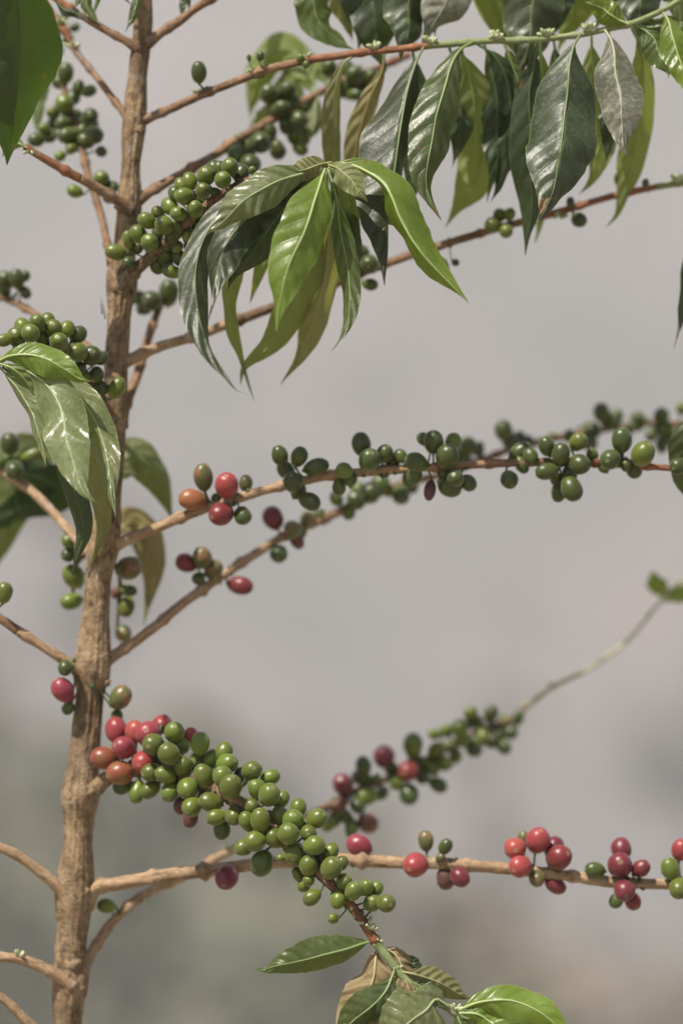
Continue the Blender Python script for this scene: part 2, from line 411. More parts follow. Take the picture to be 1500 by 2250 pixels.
# --- right-hand branches
branch('R00', [(322, 95, 275), (345, 78, 270), (395, 45, 268), (460, 0, 265), (620, -80, 240), (900, -150, 225), (1200, -190, 215), (1480, -230, 210)], [(T, 0.45), (TR, 1)], 10, 6)
branch('R1', [(305, 268, 280), (330, 258, 272), (430, 215, 255), (520, 178, 240), (600, 150, 225), (690, 130, 210), (780, 118, 200), (870, 108, 190), (930, 102, 185), (1040, 92, 180), (1150, 88, 175), (1250, 80, 170), (1330, 65, 165), (1385, 52, 160), (1450, 25, 155), (1520, -15, 150)],
       [(T, 0.30), (TR, 0.53), (SH, 1)], 10, 6, 'long leafy upper branch turning from brown to green')
branch('R2', [(295, 445, 280), (315, 432, 285), (380, 393, 330), (460, 348, 400), (530, 302, 450), (590, 268, 490), (640, 240, 520), (700, 205, 545), (760, 175, 560), (830, 150, 570), (900, 120, 580)], [(T, 0.9), (TR, 1)], 11, 8)
branch('P', [(262, 632, 270), (290, 600, 240), (320, 575, 215), (370, 530, 170), (420, 480, 120), (480, 432, 80), (550, 395, 45), (620, 378, 15), (680, 366, 0), (722, 360, -8)], [(M_TRUNK, 0.3), (T, 0.75), (SH, 1)], 15, 5, 'berry laden branch reaching towards the camera with a whorl of drooping leaves')
branch('R3', [(262, 800, 285), (300, 784, 290), (350, 762, 300), (430, 738, 320), (520, 705, 345), (600, 675, 360), (740, 620, 375), (860, 575, 385), (930, 552, 385), (1030, 520, 385), (1130, 492, 390), (1240, 462, 390), (1340, 432, 390), (1420, 415, 390), (1500, 400, 390), (1580, 385, 390)], [(TP, 0.2), (T, 0.68), (TR, 0.9), (SH, 1)], 12, 7, 'rear branch passing behind the drooping leaf whorl')
branch('R3b', [(262, 930, 300), (285, 870, 350), (305, 815, 400), (325, 745, 450), (345, 690, 490), (365, 640, 530)], [(T, 1)], 13, 8, swell=0.3)
branch('M', [(240, 1205, 280), (270, 1190, 275), (340, 1162, 268), (420, 1128, 260), (500, 1102, 250), (570, 1080, 245), (650, 1060, 240), (720, 1045, 235), (800, 1038, 235), (900, 1030, 232), (1000, 1024, 230), (1100, 1018, 228), (1200, 1016, 225), (1300, 1017, 222), (1400, 1024, 220), (1500, 1030, 220), (1580, 1035, 220)], [(TP, 0.55), (T, 0.78), (TR, 1)], 12, 7, 'nearly level middle branch with a few red cherries near the trunk')
branch('N', [(228, 1452, 290), (260, 1435, 310), (330, 1385, 350), (400, 1328, 390), (470, 1278, 430), (540, 1230, 465), (620, 1180, 500), (700, 1145, 540), (760, 1118, 570), (830, 1085, 605), (890, 1062, 640), (980, 1040, 680), (1060, 1010, 710), (1130, 985, 740), (1210, 965, 760), (1320, 945, 790), (1420, 930, 810), (1520, 935, 830)], [(TP, 0.4), (T, 0.8), (TR, 1)], 12, 7, 'branch rising away behind the middle one')
branch('K2', [(185, 1985, 275), (215, 1950, 270), (260, 1942, 265), (350, 1926, 258), (440, 1914, 252), (520, 1905, 250), (640, 1893, 250), (770, 1889, 250), (880, 1896, 248), (980, 1898, 245), (1060, 1904, 243), (1150, 1912, 240), (1250, 1925, 238), (1350, 1938, 236), (1460, 1943, 235), (1580, 1945, 235)], [(TP, 1)], 15, 12, 'level lower branch with scattered red cherries')
branch('K3', [(180, 2125, 290), (205, 2088, 300), (240, 2035, 330), (290, 1985, 365), (350, 1948, 400), (420, 1918, 440), (500, 1872, 490), (600, 1825, 550), (700, 1782, 610), (770, 1742, 650), (860, 1708, 700), (960, 1660, 750), (1050, 1605, 790), (1120, 1582, 820), (1160, 1550, 840), (1210, 1512, 860), (1300, 1465, 890), (1380, 1405, 910), (1430, 1345, 925), (1470, 1300, 935), (1500, 1270, 940)], [(TP, 0.4), (T, 0.735), (M_SHOOT_PALE, 1)], 12, 3.6, 'slender rear branch ending in a bare green shoot')
branch('K', [(180, 1772, 280), (208, 1735, 262), (240, 1708, 250), (300, 1690, 225), (380, 1695, 180), (460, 1725, 125), (540, 1775, 75), (610, 1835, 35), (680, 1900, 5), (740, 1955, -12), (775, 1995, -20), (800, 2030, -25), (825, 2070, -25), (870, 2128, -25), (925, 2185, -25), (990, 2218, -25), (1060, 2265, -20)], [(M_TRUNK, 0.12), (T, 0.62), (TR, 0.745), (SH, 1)], 17, 7.5, 'branch crowded with green and red cherries along its whole length')
# --- left-hand branches
branch('L0', [(318, -200, 275), (200, -260, 150), (80, -250, -60), (20, -200, -335)], [(T, 1)], 10, 6)
branch('L2', [(305, 108, 270), (280, 92, 262), (230, 65, 255), (175, 32, 250), (120, -5, 250), (40, -60, 250)], [(T, 0.5), (TR, 1)], 9, 7)
branch('L1', [(285, 262, 285), (255, 225, 310), (215, 172, 345), (165, 110, 385), (145, 70, 400), (110, 20, 430), (80, -30, 450)], [(T, 0.6), (TR, 1)], 8, 7)
branch('L3', [(285, 462, 265), (255, 438, 240), (200, 405, 210), (150, 378, 190), (100, 350, 175), (55, 322, 165)], [(T, 0.5), (TR, 1)], 12, 8, 'short left branch ending in a bare orange brown stub')
branch('L4', [(250, 580, 300), (236, 535, 330), (222, 470, 370), (195, 385, 430), (180, 320, 460), (160, 260, 490), (140, 190, 520), (125, 120, 550), (120, 50, 580)], [(T, 1)], 9, 7)
branch('L5', [(245, 800, 300), (170, 745, 360), (75, 688, 440), (30, 664, 470), (-60, 630, 500)], [(T, 1)], 9, 7)
branch('L6', [(248, 925, 262), (225, 880, 240), (190, 838, 200), (140, 790, 140), (90, 760, 80), (40, 770, 40), (5, 790, 0), (-25, 800, -10)], [(T, 0.75), (SH, 1)], 11, 6, 'left branch with packed green cherries and glossy hanging leaves')
branch('L7', [(228, 1245, 290), (165, 1180, 330), (110, 1118, 375), (45, 1060, 430), (-40, 1010, 480)], [(TP, 1)], 12, 10, swell=0.15)
branch('L8', [(205, 1490, 262), (165, 1465, 245), (110, 1430, 230), (50, 1392, 220), (0, 1358, 212), (-80, 1310, 205)], [(TP, 0.6), (T, 1)], 12, 10, swell=0.15)
branch('L9', [(160, 1985, 262), (125, 1945, 250), (75, 1905, 240), (30, 1875, 230), (0, 1862, 225), (-80, 1825, 215)], [(TP, 1)], 13, 10, swell=0.15)
branch('L10', [(160, 2165, 255), (120, 2140, 240), (80, 2120, 230), (45, 2108, 225), (0, 2102, 220), (-80, 2092, 215)], [(TP, 1)], 13, 10, swell=0.25)
branch('L11', [(150, 2330, 262), (70, 2255, 240), (30, 2215, 232), (0, 2190, 226), (-70, 2150, 215)], [(TP, 1)], 12, 10, swell=0.15)
branch('B1', [(222, 1215, 310), (180, 1225, 370), (160, 1270, 430), (165, 1330, 470)], [(T, 1)], 6, 4)
branch('B2', [(235, 1220, 310), (262, 1260, 380), (262, 1320, 450), (258, 1380, 500)], [(T, 1)], 6, 4)

# ------------------------------------------------------------------ cherries
# x y w l angle kind layer ; l or angle "-" = automatic ; layer 0 front .. 2 back
CH = {
'K': """256 1603 24 27 100 r 1|297 1607 21 24 95 r 1|325 1613 27 28 100 r 0|356 1592 22 22 80 r 1|418 1615 15 16 60 r 2|273 1642 24 27 160 r 0|230 1665 24 31 175 a 0|265 1698 26 32 190 a 0|317 1674 25 26 200 r 0
383 1609 22 24 80 g 0|337 1635 23 24 190 g 0|372 1657 23 27 125 g -1|440 1633 21 26 85 g 0|398 1638 20 20 60 g 1|402 1684 22 24 100 g 0|435 1673 20 21 60 g 1|448 1704 22 27 110 g 0|467 1668 19 20 70 g 1|493 1650 18 19 80 g 1
333 1697 20 23 190 g 0|363 1703 18 24 150 g -1|413 1732 23 24 270 g 0|373 1740 20 22 260 g 0|330 1735 18 24 215 g 0|302 1740 18 26 260 g 0|270 1728 17 22 200 k 1|462 1763 21 27 165 g 0|422 1773 21 23 220 g 0|475 1796 18 23 190 g 0|418 1797 18 22 260 b 2|400 1768 17 22 250 b 2|488 1823 19 21 260 k 1
490 1708 22 26 110 g 0|507 1728 24 28 80 g -1|499 1678 22 25 30 g 0|530 1707 17 22 90 k 2|553 1693 22 23 60 g 0|594 1708 17 22 20 g 1|565 1733 20 23 120 g 0|591 1747 24 27 65 g -1|618 1757 16 22 60 g 1|553 1773 19 20 90 g 0|572 1802 22 28 95 g -1|543 1805 17 24 110 g 0|515 1793 20 21 250 g 0
560 1848 22 26 195 g -1|535 1862 18 21 200 g 0|575 1897 25 29 250 k 1|615 1793 19 23 110 g 0|643 1803 23 25 80 g 0|655 1775 18 21 80 g 1|696 1798 21 24 35 g 0|668 1813 12 14 60 g 1|633 1832 23 25 85 g -1|603 1842 20 24 130 g 0|677 1830 18 18 60 g 0|690 1858 21 25 20 g -1|647 1875 23 24 250 g 0|618 1885 9 12 180 g 0
727 1870 17 18 60 g 1|705 1885 18 20 250 k 1|677 1902 20 24 85 g 0|728 1907 23 27 60 g -1|750 1897 14 18 60 g 1|655 1922 12 19 120 g 1|678 1935 13 14 100 g 0|668 1945 14 15 230 g 1|685 1972 17 22 215 g 0|757 1938 18 19 90 g 0|777 1958 19 22 75 g -1|803 1950 17 20 60 g 0|827 1952 14 17 70 g 1|743 1977 17 21 250 g 0|817 1984 19 21 40 g 0|848 1985 20 21 0 g 0|732 2018 12 13 150 g 0|640 1862 16 18 200 k 2|590 1800 17 19 90 k 2|520 1765 17 19 90 k 2|455 1735 18 20 250 k 2|395 1715 18 20 250 k 2|350 1670 18 20 100 k 2""",
'K2': """913 1900 26 28 200 r -1|935 1847 17 23 95 o 1|978 1860 14 19 60 k 0|967 1885 9 12 40 o 0|978 1930 20 25 280 b 1|1010 1927 20 24 320 m 0|1130 1864 24 24 120 r 0|1181 1847 26 30 80 r 0|1150 1843 13 18 100 o 1|1227 1884 27 30 35 m 0|1216 1862 21 23 60 m 1|1142 1903 24 26 200 r -1|1179 1930 17 19 270 o 0|1220 1945 17 25 330 m 1|788 1857 24 27 160 r 1|498 1927 26 28 250 m -1
1306 1912 18 23 170 k 0|1364 1866 22 24 90 m 1|1361 1901 27 28 100 m 0|1407 1908 18 22 40 m 0|1370 1956 23 24 280 m -1|1353 1979 15 17 230 k 1|1389 1980 18 20 290 m 0|1495 1867 21 25 80 r 0|1471 1909 20 26 110 g 0|1491 1952 22 24 240 g -1|1385 1945 12 14 320 k 1""",
'K3': """860 1690 16 17 280 k 1|870 1720 15 17 310 g 0|910 1665 15 19 90 k 0|935 1680 17 19 310 g 1|990 1640 12 15 280 k 0|1000 1662 14 16 250 g 1|1025 1590 12 16 250 k 1|1060 1620 15 19 280 g 0|1080 1628 17 18 120 k 0|825 1715 13 15 250 g 1|840 1742 13 17 60 k 0|1110 1588 15 17 310 g 0|1120 1608 16 18 310 k 0|950 1690 13 17 310 g 0|785 1770 16 19 310 k 0|760 1795 13 17 280 g 1|735 1800 15 19 250 k 1|1015 1625 16 19 310 g 0|753 1723 22 24 120 m 0|843 1663 23 26 90 m 0|897 1695 23 24 180 m -1|798 1682 17 22 100 k 0|793 1708 18 19 180 k 1|805 1750 19 27 195 g 0|898 1745 21 24 280 k 0|907 1637 21 28 90 g 0|962 1725 16 22 330 k 0|973 1677 16 22 350 g 0|958 1647 16 21 40 g 0|953 1613 12 15 160 g 0|980 1605 14 16 120 g 0|1010 1600 19 21 100 g -1|1040 1643 18 21 300 k 0|1033 1567 15 17 110 g 0|1050 1587 13 15 90 k 0|1078 1568 16 21 80 k 0|1093 1610 18 20 280 k 0|1107 1641 15 18 310 k 0|1138 1577 12 18 80 k 0|927 1707 15 17 300 k 0|720 1810 15 18 240 g 0|772 1820 14 22 265 k 0|808 1808 22 24 330 b 0|745 1768 14 24 215 b 0""",
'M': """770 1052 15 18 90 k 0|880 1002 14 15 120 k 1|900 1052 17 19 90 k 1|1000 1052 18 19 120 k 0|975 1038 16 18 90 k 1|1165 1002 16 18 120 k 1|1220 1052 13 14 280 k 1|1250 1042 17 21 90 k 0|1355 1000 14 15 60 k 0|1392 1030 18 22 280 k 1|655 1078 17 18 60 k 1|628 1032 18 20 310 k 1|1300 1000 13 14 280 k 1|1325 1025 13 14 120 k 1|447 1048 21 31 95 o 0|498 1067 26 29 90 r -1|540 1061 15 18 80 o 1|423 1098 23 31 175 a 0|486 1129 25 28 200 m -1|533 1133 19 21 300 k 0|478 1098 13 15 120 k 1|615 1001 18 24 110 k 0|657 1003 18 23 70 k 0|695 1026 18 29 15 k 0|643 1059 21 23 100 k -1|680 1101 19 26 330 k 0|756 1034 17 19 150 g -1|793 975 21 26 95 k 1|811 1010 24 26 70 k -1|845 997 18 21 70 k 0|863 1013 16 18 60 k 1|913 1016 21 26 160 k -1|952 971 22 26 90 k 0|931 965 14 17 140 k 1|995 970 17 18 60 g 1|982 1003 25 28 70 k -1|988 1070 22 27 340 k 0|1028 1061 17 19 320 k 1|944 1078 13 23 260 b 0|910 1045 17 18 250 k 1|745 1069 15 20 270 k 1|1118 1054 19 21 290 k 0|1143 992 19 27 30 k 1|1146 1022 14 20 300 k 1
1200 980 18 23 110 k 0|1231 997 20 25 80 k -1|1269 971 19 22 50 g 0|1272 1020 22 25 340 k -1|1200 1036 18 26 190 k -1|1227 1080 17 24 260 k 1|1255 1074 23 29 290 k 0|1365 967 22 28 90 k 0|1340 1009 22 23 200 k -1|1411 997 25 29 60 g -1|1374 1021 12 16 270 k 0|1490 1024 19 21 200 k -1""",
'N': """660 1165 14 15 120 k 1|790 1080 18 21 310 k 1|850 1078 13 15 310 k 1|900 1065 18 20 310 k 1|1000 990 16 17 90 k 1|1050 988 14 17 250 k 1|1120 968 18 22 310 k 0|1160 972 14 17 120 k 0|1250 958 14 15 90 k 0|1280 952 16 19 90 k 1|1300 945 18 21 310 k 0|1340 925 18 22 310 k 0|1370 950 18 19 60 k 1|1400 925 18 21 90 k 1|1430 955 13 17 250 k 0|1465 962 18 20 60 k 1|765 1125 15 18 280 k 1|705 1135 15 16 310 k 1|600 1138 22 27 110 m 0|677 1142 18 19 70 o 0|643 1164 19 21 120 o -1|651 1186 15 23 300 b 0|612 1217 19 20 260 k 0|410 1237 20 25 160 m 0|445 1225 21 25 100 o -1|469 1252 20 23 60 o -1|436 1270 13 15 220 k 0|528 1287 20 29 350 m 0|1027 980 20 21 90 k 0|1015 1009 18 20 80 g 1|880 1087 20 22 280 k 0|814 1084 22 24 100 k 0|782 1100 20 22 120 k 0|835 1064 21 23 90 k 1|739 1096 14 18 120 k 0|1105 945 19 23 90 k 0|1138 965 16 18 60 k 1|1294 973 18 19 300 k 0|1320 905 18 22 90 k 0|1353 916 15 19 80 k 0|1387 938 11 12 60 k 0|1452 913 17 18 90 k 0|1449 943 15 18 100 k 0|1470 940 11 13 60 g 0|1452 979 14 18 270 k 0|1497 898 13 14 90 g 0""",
'B1': """152 1189 16 17 120 g 0|152 1218 16 18 200 k 0|162 1266 23 28 120 g -1|157 1321 18 25 190 g 0""",
'B2': """283 1248 25 30 20 o 0|283 1297 13 20 350 k 0|257 1302 13 14 200 b 1|279 1333 17 24 260 g 0|271 1392 18 20 300 o 0""",
'L8': """145 1467 17 18 250 k 0|10 1302 18 24 80 g 0|138 1516 24 29 120 r 0|150 1556 13 15 240 k 1""",
'T': """265 1532 23 29 50 o 0|257 1574 13 18 270 k 0""",
'L6': """10 747 14 20 200 g 0|37 740 21 22 100 g 0|68 733 20 21 100 g -1|82 710 18 20 90 g 0|118 722 19 20 80 g 0|92 740 17 18 100 g 1|147 723 17 18 60 g 1|172 735 18 19 50 k 1|130 752 20 21 90 g -1|143 767 15 16 80 g 0|172 773 21 22 200 g -1|202 782 22 23 60 k 0|223 787 14 17 40 k 1|173 810 17 18 200 k 0|183 827 15 17 190 g 0|213 823 16 18 100 k 0|220 852 17 20 340 k 0|257 852 18 25 60 g -1|157 847 12 16 100 g 0|117 767 14 16 230 g 0|50 717 17 18 110 g 1|105 705 16 18 90 g 1""",
'L5': """12 617 20 22 90 k 0|38 613 17 23 100 k 0|55 607 12 14 60 k 0|57 643 12 15 300 k 0|7 642 17 18 230 k 1""",
'L7': """22 975 21 25 95 k 0|72 1000 14 26 20 g 1|32 1032 21 22 270 k -1|2 1017 14 17 180 k 0""",
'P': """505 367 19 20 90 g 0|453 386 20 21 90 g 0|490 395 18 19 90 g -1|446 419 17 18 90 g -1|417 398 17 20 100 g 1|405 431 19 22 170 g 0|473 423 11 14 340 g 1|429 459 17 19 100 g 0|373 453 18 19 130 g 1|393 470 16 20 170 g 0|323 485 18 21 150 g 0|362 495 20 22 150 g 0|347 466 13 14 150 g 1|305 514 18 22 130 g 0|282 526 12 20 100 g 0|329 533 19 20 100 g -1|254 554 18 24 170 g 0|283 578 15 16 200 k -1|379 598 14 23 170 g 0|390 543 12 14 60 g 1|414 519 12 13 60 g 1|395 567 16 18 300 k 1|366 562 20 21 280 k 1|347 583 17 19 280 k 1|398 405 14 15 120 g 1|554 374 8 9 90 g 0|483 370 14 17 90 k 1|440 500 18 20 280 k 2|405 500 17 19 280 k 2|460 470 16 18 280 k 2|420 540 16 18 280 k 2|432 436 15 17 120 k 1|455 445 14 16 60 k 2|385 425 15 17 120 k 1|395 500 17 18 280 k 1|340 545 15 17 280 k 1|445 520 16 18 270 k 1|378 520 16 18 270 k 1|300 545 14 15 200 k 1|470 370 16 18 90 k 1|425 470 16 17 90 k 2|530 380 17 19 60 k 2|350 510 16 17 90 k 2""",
'R3b': """371 643 22 30 85 k 0|334 661 22 24 190 k 0|304 654 16 18 180 k 1|318 676 16 18 200 k 1""",
'R1': """437 158 17 24 92 k 0|547 127 5 8 95 k 0|572 123 9 11 80 k 0|575 160 8 14 20 k 1|660 128 9 10 80 g 0|672 142 8 9 80 g 0""",
'R2': """590 207 20 22 100 k 0|630 200 20 22 70 k 0|617 237 17 22 10 k -1|655 263 20 22 320 k 0|723 150 18 20 90 k 0|778 167 20 22 90 k 0|782 207 14 20 350 k 0|647 300 17 18 300 g 1|660 327 14 18 330 g 1|573 313 23 25 280 k 0|520 340 20 21 270 k 0|550 360 23 24 270 k -1|610 330 18 20 280 k 1|605 225 19 21 60 k 1|640 225 18 20 70 k 1|668 235 16 18 60 k 1|590 290 19 22 280 k 1|630 275 18 20 280 k 1|545 325 19 21 280 k 1|690 240 17 18 300 k 1|755 195 18 20 280 k 1|760 150 17 19 90 k 1|800 185 17 20 280 k 1|815 165 14 16 60 k 1|665 300 18 20 280 g 1|560 290 12 14 90 k 1""",
'L4': """145 160 18 23 90 k 0|173 193 14 18 80 k 0|197 200 13 17 20 k 0|142 230 21 22 110 g 0|117 247 13 15 180 g 0|200 255 17 17 60 k 0|148 297 17 22 200 k 0|207 297 20 22 340 k 0|183 287 15 16 60 k 1|223 333 12 13 330 k 0|80 307 16 19 190 k 0|97 283 12 14 140 g 0|157 327 12 13 200 g 0|133 343 12 13 210 g 0|165 420 14 18 160 g 0|223 393 17 18 90 g 0|247 413 14 15 60 k 1|120 270 14 16 200 k 1|133 63 12 13 120 g 0|140 40 10 11 90 g 0|100 20 12 13 160 k 0|127 112 13 14 220 k 0|160 215 16 18 60 k 1|130 180 15 17 150 k 1|165 255 15 18 20 k 1|140 270 17 19 200 k 0|175 270 15 17 340 k 1|200 275 15 17 20 k 1|160 320 14 16 220 k 1|190 310 16 18 330 k 1|110 300 14 16 200 k 1|230 405 14 16 60 k 1|240 430 15 17 300 k 1|150 85 12 13 60 k 0|105 45 12 14 160 k 0|115 85 11 13 200 g 0|165 60 10 12 30 k 0""",
'R3': """793 556 18 20 120 k 0|811 579 20 21 250 k -1|813 625 13 18 350 k 0|962 590 24 26 280 k 0|1000 577 8 9 330 k 0|1081 494 17 18 200 g 0|1111 507 15 16 270 g -1|1118 470 13 14 60 g 0|1097 473 14 15 100 g 0|1271 483 16 18 330 k 0|1252 445 9 13 90 k 0|1356 393 8 14 90 k 0|1417 402 8 10 80 k 0|780 590 15 17 200 k 1""",
'K3x': "", 'K3y': "233 1990 16 21 170 g 0",
}
def nearest(key, x, y):
    b = BR[key]; best = min(range(len(b['px'])), key=lambda i: (b['px'][i][0]-x)**2+(b['px'][i][1]-y)**2)
    return best
TRUNKCH = {'T': 'L8', 'K3y': 'K3', 'B1': 'B1'}
# all cherries as records
REC = []
for key, txt in CH.items():
    for line in txt.replace('\n', '|').split('|'):
        f = line.split()
        if not f: continue
        x, y, w, l, a = map(float, f[:5]); kind = f[5]; lay = int(f[6])
        bk = TRUNKCH.get(key, key)
        i = nearest(bk, x, y); bx, by, bd = BR[bk]['px'][i][:3]
        off = math.hypot(x-bx, y-by)
        Rr = 34 if w > 15 else 24
        dz = {-1: -1.15, 0: -0.6, 1: 0.25, 2: 0.9}[lay]*Rr
        REC.append(dict(x=x, y=y, w=w, l=max(l, w), a=a, kind=kind, lay=lay, bk=bk, i=i, d=bd+dz, d0=bd+dz))
# settle overlapping cherries apart, in depth only, keeping the order of the layers
for it in range(60):
    for i in range(len(REC)):
        A = REC[i]
        for j in range(i+1, len(REC)):
            B = REC[j]
            dx = A['x']-B['x']
            if abs(dx) > 60: continue
            dy = A['y']-B['y']
            q = dx*dx+dy*dy; m = 0.94*((A['w']+A['l'])+(B['w']+B['l']))/2
            if q >= m*m: continue
            dd = A['d']-B['d']; need = math.sqrt(m*m-q)
            if abs(dd) < need and abs(dd) < 70:
                sg = 1 if (dd > 0 or (dd == 0 and i < j)) else -1
                c = (need-abs(dd))*0.25*sg
                A['d'] += c; B['d'] -= c
for A in REC: A['d'] = max(A['d0']-60, min(A['d0']+60, A['d']))

def cherry(rec):
    k = (D + rec['d']*S)/D
    c = P(rec['x'], rec['y'], rec['d'])
    w = rec['w']*S*1.04; l = rec['l']*S*1.03             # half width and half length as they show, in px of the focus plane
    w *= k; l *= k
    Lr = max(1.22*w, l*1.02)
    # tilt of the long axis out of the picture plane, from how long it shows
    cc = (l*l-w*w)/max(1e-12, (Lr*Lr-w*w)); tilt = math.acos(math.sqrt(min(1, max(0.0, cc))))
    a = R(rec['a'])
    ax = Vector((math.cos(a)*math.cos(tilt), -math.sin(tilt)*(1 if rec['lay'] < 1 else -0.3), math.sin(a)*math.cos(tilt))).normalized()
    z = ax; x = z.orthogonal().normalized()
    x = Matrix.Rotation(random.uniform(0, 6.28), 3, z) @ x; y = z.cross(x)
    rot = Matrix((x, y, z)).transposed()
    b = BR[rec['bk']]; q = b['p3'][rec['i']]
    mb = MB(); nu, nv = 20, 14
    s0 = random.uniform(0, 50); vs = []
    for j in range(nv+1):
        th = math.pi*j/nv; zz = math.cos(th)
        for kk in range(nu):
            an = 2*math.pi*kk/nu
            r = math.sin(th)
            prof = 1 + 0.05*zz - 0.05*zz*zz                      # a little fuller towards the tip
            if j == 0: zz2 = 0.935; r = 0
            elif j == 1: zz2 = 0.965; r = 0.10 if False else r*0.75
            else: zz2 = zz
            wob = 1 + 0.09*noise.noise(Vector((math.cos(an)*r+s0, math.sin(an)*r, zz)))
            grv = 1 - 0.025*math.exp(-(math.sin(an)*4)**2)*(1-zz*zz)
            vs.append(Vector((math.cos(an)*r*prof*wob*grv, math.sin(an)*r*prof*wob, zz2*(0.985 if zz > 0 else 1.03))))
    fs = []; us = []
    for j in range(nv):
        for kk in range(nu):
            k2 = (kk+1) % nu
            fs.append((j*nu+kk, (j+1)*nu+kk, (j+1)*nu+k2, j*nu+k2)); us.append(((0, 0),)*4)
    mb.add(vs, fs, us, 0)
    # stalk from the base of the cherry to the branch, in the cherry's own space
    M = Matrix.Translation(c) @ rot.to_4x4() @ Matrix.Diagonal((w, w, Lr, 1))
    Mi = M.inverted()
    base = c - ax*Lr*0.98
    tgt = q + (base-q)*0.1
    if (base-q).length > 60*S: tgt = base + (q-base).normalized()*(base-q).length*0.93
    midp = base*0.5+tgt*0.5 - ax*3*S
    sp = [base+ax*2*S, base-ax*2*S, midp, tgt]
    cr = catmull([tuple(v) for v in sp], 9)
    sub = MB(); tube(sub, [Vector(v) for v in cr], [r*S*min(1.0, w/(17*S)) for r in (4.4, 3.6, 2.6, 2.3, 2.3, 2.4, 2.6, 3.2, 4.2)], seg=7)
    mb.add([Mi @ Vector(v) for v in sub.v], sub.f, sub.uv, 1)
    name = 'ripe_cherry' if rec['kind'] in 'rma' else ('dried_cherry' if rec['kind'] == 'b' else 'unripe_cherry')
    o = mb.build(name, [M_CH[rec['kind']], M_STALK])
    o.parent = b['o']
    o.matrix_local = Matrix.Translation(-b['origin']) @ M
    return o
# knobbly fruiting nodes where the stalks gather, then the branches themselves
nodes = {}
for rec in REC: nodes.setdefault(rec['bk'], []).append(rec['i'])
for bk, b in BR.items():
    last = -99; km = len(b['ml'])
    for i in sorted(nodes.get(bk, [])):
        if i-last < 2: continue
        last = i; p = b['p3'][i]; r = b['rad'][i]
        for k in range(5):
            a = random.uniform(0, 6.28)
            dv = Vector((math.cos(a), random.uniform(-1, .6), math.sin(a))).normalized()
            blob(b['mb'], p + dv*r*0.9, r*random.uniform(.28, .55), seed=i*3+k, mat=km, amp=0.8, nu=7, nv=5)
    b['o'] = b['mb'].build('branch', b['ml']+[M_STALK], origin=b['origin'], parent=tree, parent_origin=TREE_AT)
    if b['label']: b['o']['label'] = b['label']
for rec in REC: cherry(rec)

# ------------------------------------------------------------------ flower buds at the young nodes
BUDS = [('R1', 820, 96, 9, 1.0), ('R1', 942, 88, 9, 1.1), ('R1', 1085, 72, 9, 1.2), ('R1', 1198, 78, 10, 1.1), ('R1', 1293, 68, 10, 1.2), ('R1', 548, 150, 5, .8), ('R1', 672, 125, 6, .8), ('R1', 435, 205, 5, 0.8),
        ('R3', 1485, 395, 9, 1.1), ('R3', 1230, 470, 6, 1.0), ('R3', 940, 560, 5, 1.0), ('K', 800, 2032, 9, 0.9), ('K', 826, 2038, 8, 0.9), ('K', 828, 2066, 4, .6), ('K', 872, 2130, 5, .6), ('K', 1000, 2215, 7, .8),
        ('N', 1215, 955, 4, 1.0), ('N', 1415, 928, 6, 1.0), ('L1', 165, 105, 7, 1.0), ('L1', 135, 55, 7, 1.0), ('L10', 45, 2098, 6, 1.0), ('K3', 320, 1985, 5, .9), ('K3', 500, 1868, 4, .9), ('K3', 1150, 1545, 5, 0.7), ('K3', 1208, 1505, 3, .7), ('P', 705, 362, 4, .5), ('L3', 60, 340, 3, .9)]
for bk, x, y, n, s in BUDS:
    b = BR[bk]; i = nearest(bk, x, y); q = b['p3'][i]; tgt = P(x, y, b['px'][i][2])
    mb = MB()
    for k in range(n):
        a = 2*math.pi*k/n + random.uniform(-.4, .4)
        t = b['p3'][min(i+1, len(b['p3'])-1)]-q if i < len(b['p3'])-1 else q-b['p3'][i-1]
        side = (tgt-q)
        d = (side.normalized()*0.9 if side.length > 3*S else Vector((0, 0, .3))) + Vector((math.cos(a)*.8, -0.35+math.sin(a)*.6, random.uniform(-.4, .6)))
        d.normalize(); ln = random.uniform(12, 21)*s*S
        p0 = q + d*b['rad'][i]*0.6
        pp = [p0, p0+d*ln*0.35, p0+d*ln*0.7, p0+d*ln*0.95, p0+d*ln*1.08]
        tube(mb, pp, [2.0*s*S, 3.2*s*S, 4.4*s*S, 3.4*s*S, 0.8*s*S], seg=8, mat=0)
    mb.build('bud_cluster', [M_BUD], origin=q, parent=b['o'], parent_origin=b['origin'])

